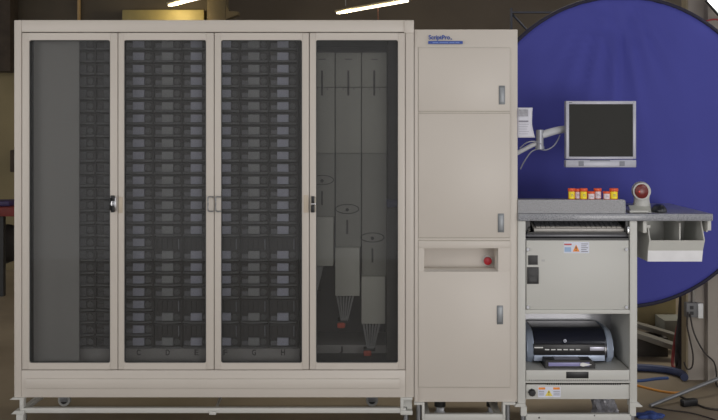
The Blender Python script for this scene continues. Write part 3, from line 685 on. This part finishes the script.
# monitor on a jointed arm
dm = .2
mn = thing('monitor', P(601, 168, dm), 'silver flat monitor with dark screen held above the worktop', 'monitor')
f = MB(); f.pbox(566, 101, 569.2, 158.8, dm, dm+.045, .002); f.pbox(633.0, 101, 636.2, 158.8, dm, dm+.045, .002); f.pbox(569, 101, 633.2, 104.2, dm, dm+.045, .002); f.pbox(569, 156.6, 633.2, 159.2, dm, dm+.045, .002)
f.pbox(572, 106, 630, 155, dm+.03, dm+.07, .012)
f.build('bezel', silver, mn)
MB().pbox(568.8, 103.8, 633.4, 157, dm+.006, dm+.03).build('screen', mat('screen_dark', lin((44, 44, 41)), .55, var=.03, spec=.2), mn, smooth=False)
sbx = MB().pbox(565.8, 159.9, 636.4, 167.4, dm-.004, dm+.045, .003).build('speaker_bar', silver, mn)
for q in (581.2, 622.2):
    MB().pbox(q-2.6, 161.2, q+2.6, 166, dm-.0052, dm-.0035, .0005).build('speaker_grille', mat('grille_grey', lin((128, 130, 140)), .5), sbx)
MB().pbox(590, 160, 610, 161.2, dm-.0055, dm-.003).build('button_strip', mat('grille_grey', (0, 0, 0)), sbx)
MB().pbox(568.8, 102.1, 572.2, 103.0, dm-.0006, dm+.001).build('maker_mark', txg, mn, smooth=False)
arm_m = mat('arm_silver', lin((208, 210, 214)), .4, .0)
ar = thing('swivel_mount', P(518.2, 166, .2), 'silver jointed swivel mount reaching from the tower side to the monitor', 'mount')
da = .26
xt = X(517.6)+.001
MB().box(xt, xt+.012, da-.03, da+.03, Z(166, da), Z(143, da), .003).cyl(Vector((xt+.022, da, Z(163, da))), Vector((xt+.022, da, Z(146, da))), .014, n=18).build('wall_bracket', arm_m, ar)
MB().tube([Vector((xt+.02, da, Z(155, da))), P(526, 148.5, da-.03), P(533, 145, da-.04), P(539.5, 143.5, da-.05)], .0115, n=12).build('lower_arm', arm_m, ar)
MB().cyl(P(539.8, 146.5, da-.05), P(539.8, 129.8, da-.05), .020, n=18).cyl(P(539.8, 149, da-.05), P(539.8, 146.2, da-.05), .024, n=18).build('elbow_joint', mat('joint_grey', lin((158, 160, 168)), .35, .4), ar)
MB().tube([P(540.5, 135.5, da-.05), P(552, 131.8, da-.01), P(562, 129.6, da+.03), P(574, 128.6, da+.045)], .020, n=14).build('upper_arm', arm_m, ar)
MB().cyl(P(574, 128.6, da+.045), P(600, 128.6, da+.045), .014, n=12).box(X(592, da), X(608, da), dm+.0705, dm+.12, Z(137, da), Z(120, da), .004).build('mounting_head', arm_m, ar)
MB().tube([P(560, 135, da+.03), P(557.5, 140.5, da), P(553, 146.5, da-.02), P(546, 150, da-.04), P(538, 149.2, da-.05), P(531, 152, da-.05), P(524, 162, da-.03), P(520.5, 169, da)], .0035, n=8).tube([P(520, 148, da-.03), P(527, 142.5, da-.06), P(535, 141.5, da-.06), P(541, 144, da-.07)], .0035, n=8).build('cable', mat('cable_clear', lin((150, 152, 166)), .3), ar)

# ------------------------------------------------------------ blue collapsible backdrop and its stand
db = .86
bcx, bcz, R = X(622.2, db), Z(151.6, db), 154*sc(db)
clothm = bpy.data.materials.new('blue_fabric'); clothm.use_nodes = True; nt = clothm.node_tree; b = nt.nodes['Principled BSDF']
tc = nt.nodes.new('ShaderNodeTexCoord'); n1 = nt.nodes.new('ShaderNodeTexNoise'); n1.inputs['Scale'].default_value = 3; r1 = nt.nodes.new('ShaderNodeValToRGB')
r1.color_ramp.elements[0].color = (*lin((74, 77, 158)), 1); r1.color_ramp.elements[1].color = (*lin((78, 81, 166)), 1)
nt.links.new(tc.outputs['Object'], n1.inputs['Vector']); nt.links.new(n1.outputs['Fac'], r1.inputs['Fac']); nt.links.new(r1.outputs['Color'], b.inputs['Base Color'])
b.inputs['Roughness'].default_value = .75; b.inputs['Sheen Weight'].default_value = .0; b.inputs['Specular IOR Level'].default_value = .25
bd = thing('backdrop', (bcx, db, bcz-R), 'large round royal blue collapsible backdrop behind the workstation', 'backdrop')
m_ = MB(); NR, NA = 26, 120; ring = []
for i in range(NR+1):
    rr_ = R*.985*i/NR; row = []
    for j in range(NA if i else 1):
        a = 2*math.pi*j/NA; x = rr_*math.cos(a)*.99; z = rr_*math.sin(a)*1.022; u = i/NR
        # creases fanning down from the top of the rim
        dx = x+.04; dz = R-z; ang = math.atan2(dx, dz+.25); fall = math.exp(-((dz/.5)**2)-((dx/.32)**2))
        y = .032*math.sin(ang*38)*fall*(1-u**8)+.009*math.sin(ang*71+1)*fall*(1-u**8)+.0026*math.sin(x*30+2*math.sin(z*3))*(1-u**8)
        row.append(m_.bm.verts.new(Vector((bcx+x, db+y-.09*(1-u*u), bcz+z))))
    ring.append(row)
for j in range(NA): m_.bm.faces.new((ring[0][0], ring[1][j], ring[1][(j+1) % NA]))
for i in range(1, NR):
    for j in range(NA): m_.bm.faces.new((ring[i][j], ring[i+1][j], ring[i+1][(j+1) % NA], ring[i][(j+1) % NA]))
bmesh.ops.recalc_face_normals(m_.bm, faces=m_.bm.faces)
o = m_.build('cloth', clothm, bd, angle=180); sd = o.modifiers.new('thickness', 'SOLIDIFY'); sd.thickness = .002; sd.offset = 1
m_ = MB(); m_.tube([Vector((bcx+R*.99*.985*math.cos(t*math.pi/60), db, bcz+R*1.022*.985*math.sin(t*math.pi/60))) for t in range(121)], .012, n=8, smooth=0)
m_.build('rim', mat('rim_navy', lin((36, 34, 56)), .7), bd)
stn = thing('light_stand', (X(738, .97), .99, 0), 'silver tripod stand holding the blue backdrop, one leg on the floor', 'stand')
sx_, sy_ = X(738, .97), .99
MB().cyl((sx_, sy_, .06), (sx_, sy_, 2.2), .014, n=14).build('pole', steel, stn)
MB().cyl((sx_, sy_, 1.47), (bcx-.2, sy_, 1.47), .010, n=12).box(bcx+R-.05, bcx+R-.01, db-.02, sy_+.012, 1.45, 1.49, .004).build('cross_arm', steel, stn)
lt = Vector((sx_, sy_, .10)); MB().cyl((sx_, sy_, .06), (sx_, sy_, .14), .026, n=14).build('collar', black, stn)
for ft in (floorp(650, 408), Vector((sx_+.45, sy_-.30, .012)), Vector((sx_+.05, sy_+.1-.02, .012))):
    ft = Vector((ft.x, ft.y, .012)); MB().tube([lt, ft], .011, n=10, smooth=0).build('leg', steel, stn)
tag(MB().box(-.05, .05, -.02, .02, 0, .04, .008, M=Matrix.Translation((X(689, .62), .62, 0)) @ Matrix.Rotation(.35, 4, 'Z')).build('cable_socket', black, None), 'small black cable connector on the floor by the stand leg', 'connector')

# ------------------------------------------------------------ right corner: outlet, cables, clutter
ob = thing('outlet_box', P(692, 319, YR), 'grey electrical outlet box with white cover on the right wall', 'outlet')
MB().pbox(686.5, 303, 698, 317.6, YR-.05, YR, .004).build('box', mat('outlet_grey', lin((112, 112, 112)), .5), ob)
MB().pbox(698.2, 303.5, 703.4, 318.5, YR-.045, YR, .003).build('cover', white, ob)
m_ = MB()
for q in (306, 311.5): m_.pbox(690, q, 693.6, q+3.4, YR-.053, YR-.049)
m_.build('socket', black, ob, smooth=False)
MB().cyl(P(693.5, 303, YR-.015), P(693.5, 150, YR-.015), .010, n=10).build('conduit', mat('conduit_pale', lin((150, 146, 136)), .5), ob)
cordm = mat('cord_dark', lin((52, 46, 42)), .6)
tag(MB().tube([P(688, 312, YR-.06), P(687, 325, YR-.07), P(690, 340, YR-.07), P(693, 355, YR-.07), P(692, 367, YR-.06), P(687, 369, YR-.05), P(684, 362, YR-.06)], .005).build('power_cord', cordm, None), 'black cord looping down from the outlet box', 'cord')
tag(MB().tube([P(690, 314, YR-.06), P(694, 333, YR-.08), P(704, 352, YR-.1), P(714, 362, YR-.11), P(716.5, 375, YR-.11), Vector((X(717, 1.0), 1.0, .006)), Vector((X(730, 1.0), .98, .006))], .005).build('power_cord', cordm, None), 'long dark cord hanging from the outlet box along the right wall', 'cord')
tag(MB().tube([floorp(632, 385), floorp(645, 388.5), floorp(660, 392), floorp(672, 393.6), floorp(681, 393.6)], .007).build('extension_cord', mat('cord_orange', lin((196, 132, 52)), .5), None), 'orange extension cord on the floor right of the workstation', 'cord')
tag(MB().tube([floorp(650, 407.6), floorp(668, 411), floorp(690, 414), floorp(712, 420), floorp(730, 428)], .004).build('floor_cable', cordm, None), 'thin black cable on the floor in front of the stand leg', 'cable')
tag(MB().tube([floorp(680, 397), floorp(694, 404), floorp(706, 409), floorp(720, 411)], .006).build('floor_cable', cordm, None), 'dark cable on the floor behind the front cable', 'cable')
tag(MB().tube([floorp(684, 378.5), floorp(700, 379.5), floorp(716, 379.2), floorp(730, 379)], .005).build('red_cable', mat('cable_rust', lin((128, 66, 48)), .6), None), 'rust red cable on the floor at the foot of the right wall', 'cable')
hb = mat('hose_navy', lin((44, 54, 86)), .5)
tag(MB().tube([floorp(628, 371)+Vector((0, 0, .02)), floorp(650, 372)+Vector((0, 0, .02)), floorp(668, 374)+Vector((0, 0, .02)), floorp(682, 378)+Vector((0, 0, .02)), floorp(684.5, 381.5)+Vector((0, 0, .02))], .024, n=12).build('air_hose', hb, None), 'thick dark navy hose on the floor behind the workstation', 'hose')
tag(MB().tube([floorp(630, 382.5), floorp(644, 381.5), floorp(656, 379.8), floorp(668, 379)], .010, n=10).build('air_hose', mat('hose_blue', lin((44, 70, 122)), .5), None), 'thin blue hose on the floor in front of the navy hose', 'hose')
rag = MB(); bmesh.ops.create_icosphere(rag.bm, subdivisions=4, radius=1); rc = floorp(650, 417); rc.z = 0
for v in rag.bm.verts:
    c = v.co.copy(); f = 1+.18*math.sin(c.x*6+1)+.15*math.sin(c.y*8)
    v.co = Vector((c.x*.07*f, c.y*.05*f, max(.0005, c.z*.02*f+.006)))+rc
tag(rag.build('blue_rag', mat('rag_blue', lin((50, 70, 128)), .8, var=.2, scale=20), None), 'crumpled blue rag on the floor at the workstation foot', 'rag')
# clutter
cardm = mat('cardboard_olive', lin((176, 164, 124)), .8, var=.06)
tag(MB().box(X(600, 2.3), X(676, 2.3), 2.3, 2.75, 0, Z(286, 2.3), .004).build('cardboard_box', cardm, None), 'big olive tan cardboard box behind the workstation', 'box')
cr = thing('crate', (X(655, 1.9), 2.0, 0), 'low dark crate of scrap in front of the tan box', 'crate')
MB().box(X(606, 1.75), X(668, 1.75), 1.75, 1.77, 0, Z(338, 1.75)).box(X(606, 1.75), X(668, 1.75), 2.2, 2.22, 0, Z(338, 1.75)).box(X(606, 1.75), X(606, 1.75)+.02, 1.77, 2.2, 0, Z(338, 1.75)).box(X(668, 1.75)-.02, X(668, 1.75), 1.77, 2.2, 0, Z(338, 1.75)).box(X(606, 1.75), X(668, 1.75), 1.77, 2.2, 0.0, .02).build('walls', mat('crate_dark', lin((58, 52, 46)), .8, var=.3, scale=8), cr, smooth=False)
MB().box(X(610, 1.75), X(664, 1.75), 1.8, 2.18, .0205, Z(334, 1.9), .03).build('load', mat('scrap_brown', lin((78, 68, 56)), .8, var=.4, scale=14), cr)
def plank(a, b2, wd, th, name, m, lab):
    a = Vector(a); b2 = Vector(b2); L = (b2-a).length; M = Matrix.Translation((a+b2)/2) @ (b2-a).to_track_quat('X', 'Z').to_matrix().to_4x4()
    return tag(MB().box(-L/2, L/2, -wd/2, wd/2, -th/2, th/2, .003, M=M).build(name, m, None), lab, 'plank')
plk = mat('plank_grey', lin((112, 108, 98)), .7, var=.15, scale=9)
plank(P(630, 322.5, 1.9), P(676, 336, 1.9), .14, .03, 'plank', plk, 'upper pale grey plank lying across the dark crate')
plank(P(634, 333, 1.72), P(676, 347, 1.66), .12, .035, 'plank', plk, 'lower grey plank leaning across the front of the crate')
tag(MB().box(X(656, 2.25), X(679, 2.25), 2.05, 2.28, 0, Z(315, 2.25), .004).build('grey_carton', mat('carton_grey', lin((128, 128, 118)), .8, var=.1), None), 'grey carton standing between the tan box and the wall corner', 'carton')
tag(MB().tube([P(683, 300, 1.5), P(680, 318, 1.5), P(676, 335, 1.5), P(673.5, 352, 1.5), Vector((X(673, 1.45), 1.45, .01)), Vector((X(680, 1.4), 1.4, .008))], .011, n=10).build('red_hose', mat('hose_red', lin((132, 44, 44)), .5), None), 'dull red hose hanging beside the wall corner', 'hose')
bun = thing('cable_bundle', (X(681, 1.4), 1.4, 0), 'tangle of dark cables hanging at the wall corner under the backdrop', 'cable bundle')
m_ = MB()
for q in range(7):
    o1 = rr.uniform(-3, 3); m_.tube([P(683+o1*.5, 285, 1.36), P(682+o1, 310, 1.36), P(680+rr.uniform(-3, 3), 335, 1.36), P(679+rr.uniform(-3, 3), 360, 1.36), Vector((X(678+rr.uniform(-3, 3), 1.36), 1.3+rr.uniform(0, .1), .012))], .010, n=8)
m_.build('strands', mat('bundle_dark', lin((54, 50, 52)), .6), bun)

# ------------------------------------------------------------ background: lamps, post, rack, workbench
glow = mat('tube_glow', (1, .9, .7), .5, emit=((1, .88, .66), 2.6))
def lamp(far, label, hp=2.91, cord=False):
    v = Vector((.754, -.99, 0)); a = Vector(far); b2 = a+v; dn = v.normalized(); pn = Vector((dn.y, -dn.x, 0))
    t = thing('hanging_lamp', (a+b2)/2, label, 'lamp', 'long lamps hanging from the ceiling')
    ang = math.atan2(dn.y, dn.x); M = Matrix.Translation((a+b2)/2) @ Matrix.Rotation(ang, 4, 'Z'); L = v.length
    MB().box(-L/2-.03, L/2+.03, -.028, .028, .016, .036, .004, M=M).build('housing', mat('lamp_housing', lin((190, 180, 150)), .5), t)
    for s in (-1, 1):
        MB().cyl(a+pn*.014*s, b2+pn*.014*s, .010, n=12).build('tube', glow, t)
    for e in (a+dn*.15, b2-dn*.15):
        MB().cyl(e+Vector((0, 0, .07)), e+Vector((0, 0, 4.0-hp)), .004, n=6).build('hanger', steel, t)
        MB().cyl(e+Vector((0, 0, .03)), e+Vector((0, 0, .0)), .012, n=8).build('tube_holder', white, t)
    l = bpy.data.lights.new('lamp_light', 'POINT'); l.shadow_soft_size = .05; l.energy = 5.0; l.color = (1, .8, .42)
    lo = bpy.data.objects.new('lamp_light', l); C.objects.link(lo); lo.parent = t; lo.location = -dn*.45+Vector((0, 0, -.05)); lo.rotation_euler = (0, 0, ang)
    return t
lx = lambda px, D: (px-PX)*D/F
lamp((lx(338, 10.59), 5.99-.0, 2.91), 'long hanging lamp over the fourth glass door')
lamp((lx(170, 9.90), 5.30, 2.905), 'long hanging lamp over the second glass door, near the olive wall')
tag(MB().cyl(((378-PX)*10.02/F, 5.42, 2.925), ((378-PX)*10.02/F, 5.42, 1.9), .006, n=6).build('pull_cord', mat('cord_red', lin((120, 78, 62)), .7), None), 'thin reddish cord hanging down from the lamp', 'cord')
tag(MB().cyl((X(78.5, 5.60), 5.615, .0), (X(78.5, 5.60), 5.615, 3.99), .018, n=10).build('wall_conduit', mat('conduit_tan', lin((168, 140, 96)), .5), None), 'thin tan conduit running up the olive wall', 'conduit')
po = thing('roof_post', (X(216, 5.4), 5.4, 0), 'thick brown roof post behind the wide cabinet', 'post')
MB().box(X(207, 5.4), X(226, 5.4), 5.4, 5.6, 0, 3.99, .01).build('shaft', mat('post_brown', lin((88, 78, 58)), .8, var=.12, scale=5), po)
MB().prism([P(226, 19, 5.4), P(238, 14.5, 5.4), P(238, 11.5, 5.4), P(229, 11, 5.4), P(226, 4, 5.4)], (0, .15, 0)).build('bracket', mat('post_brown', (0, 0, 0)), po)
rkk = thing('steel_rack', (X(522, 3), 3.2, 0), 'dark blue grey steel rack frame behind the tower', 'rack')
rm = mat('rack_blue_grey', lin((48, 52, 66)), .6)
for q in (510.5, 590): MB().box(X(q, 3), X(q+2, 3), 3.0, 3.05, 0, Z(8, 3)).build('upright', rm, rkk, smooth=False)
for q in (11.4, 93): MB().box(X(512.5, 3), X(590, 3), 3.0, 3.04, Z(q+1.6, 3), Z(q, 3)).build('beam', rm, rkk, smooth=False)
MB().tube([P(512, 14, 3.02), P(528, 31, 3.02), P(545, 50, 3.02)], .010, n=8, smooth=0).build('brace', rm, rkk)

wb = thing('workbench', (X(-5, 4), 4.3, 0), 'red topped workbench left of the wide cabinet', 'workbench')
xa, xb = X(-40, 4), X(30, 4)
MB().box(xa, xb, 4.0, 4.7, Z(216.5, 4), Z(207.5, 4), .006).build('top', mat('bench_red', lin((126, 48, 42)), .6, var=.1), wb)
for q in (xa+.05, xb-.33): MB().box(q, q+.06, 4.05, 4.11, 0, Z(216.5, 4)).build('leg', dark, wb)
MB().box(xa+.1, xb-.4, 4.1, 4.6, .25, .29).build('lower_shelf', dark, wb)
tag(MB().box(X(-14, 4.1), X(9, 4.1), 4.1, 4.35, Z(207.5, 4)+.001, Z(202, 4), .01).build('purple_case', mat('case_purple', lin((58, 46, 92)), .5), None), 'small purple case on the red topped workbench', 'case')
gb = MB(); bmesh.ops.create_icosphere(gb.bm, subdivisions=3, radius=1)
for v in gb.bm.verts: c = v.co.copy(); v.co = Vector((X(6, 4.3)+c.x*.16*(1+.15*math.sin(c.z*6)), 4.35+c.y*.14, .2905+max(-.17, c.z*.19)+.17))
tag(gb.build('duffel_bag', mat('bag_dark', lin((46, 42, 38)), .8), None), 'dark bag on the lower shelf of the red workbench', 'bag')
hg = thing('wall_cabinet', (X(11, 5.6), 5.6, Z(72, 5.6)), 'dark brown wall unit high on the olive wall at far left', 'cabinet')
MB().box(X(-30, 5.5), X(13.8, 5.5), 5.4, 5.635, Z(71.5, 5.4), 3.6, .01).build('case', mat('unit_brown', lin((64, 54, 44)), .8, var=.2), hg)
MB().box(X(9, 5.6), X(13.4, 5.6), 5.62, 5.7, Z(172, 5.6), Z(150, 5.6), .01).build('hook_board', mat('unit_brown', (0, 0, 0)), hg)

# ceiling light at the far top right and red cable
cl = thing('ceiling_light', P(722, -8, .9), 'bright white ceiling light panel at the top right corner', 'lamp')
pA = P(709.5, -.5, .75); 
zz = 2.3+.02
q = [P(709.8, -.2, .8), P(722, 13, .8), P(745, 6, .8), P(735, -14, .8)]
MB().prism(q, (0, .04, .0)).build('diffuser', mat('panel_glow', (1, 1, 1), .5, emit=((.95, .98, 1.), 1.6)), cl, smooth=False)
MB().prism([p+Vector((0, .041, 0)) for p in [P(708.8, -.6, .8), P(722, 14.6, .8), P(747, 7, .8), P(736, -16, .8)]], (0, .03, 0)).build('housing', dark, cl, smooth=False)
MB().cyl(P(730, 0, .86), P(730, -60, .86), .01, n=8).build('drop_rod', steel, cl)
tag(MB().tube([P(706, 21, 1.0), P(712, 19.6, 1.0), P(718, 19.8, 1.0), P(730, 24, 1.0), P(735, 60, 1.0)], .005).build('red_cable', mat('cable_red', lin((170, 50, 60)), .5), None), 'short red cable by the top right rim of the backdrop', 'cable')
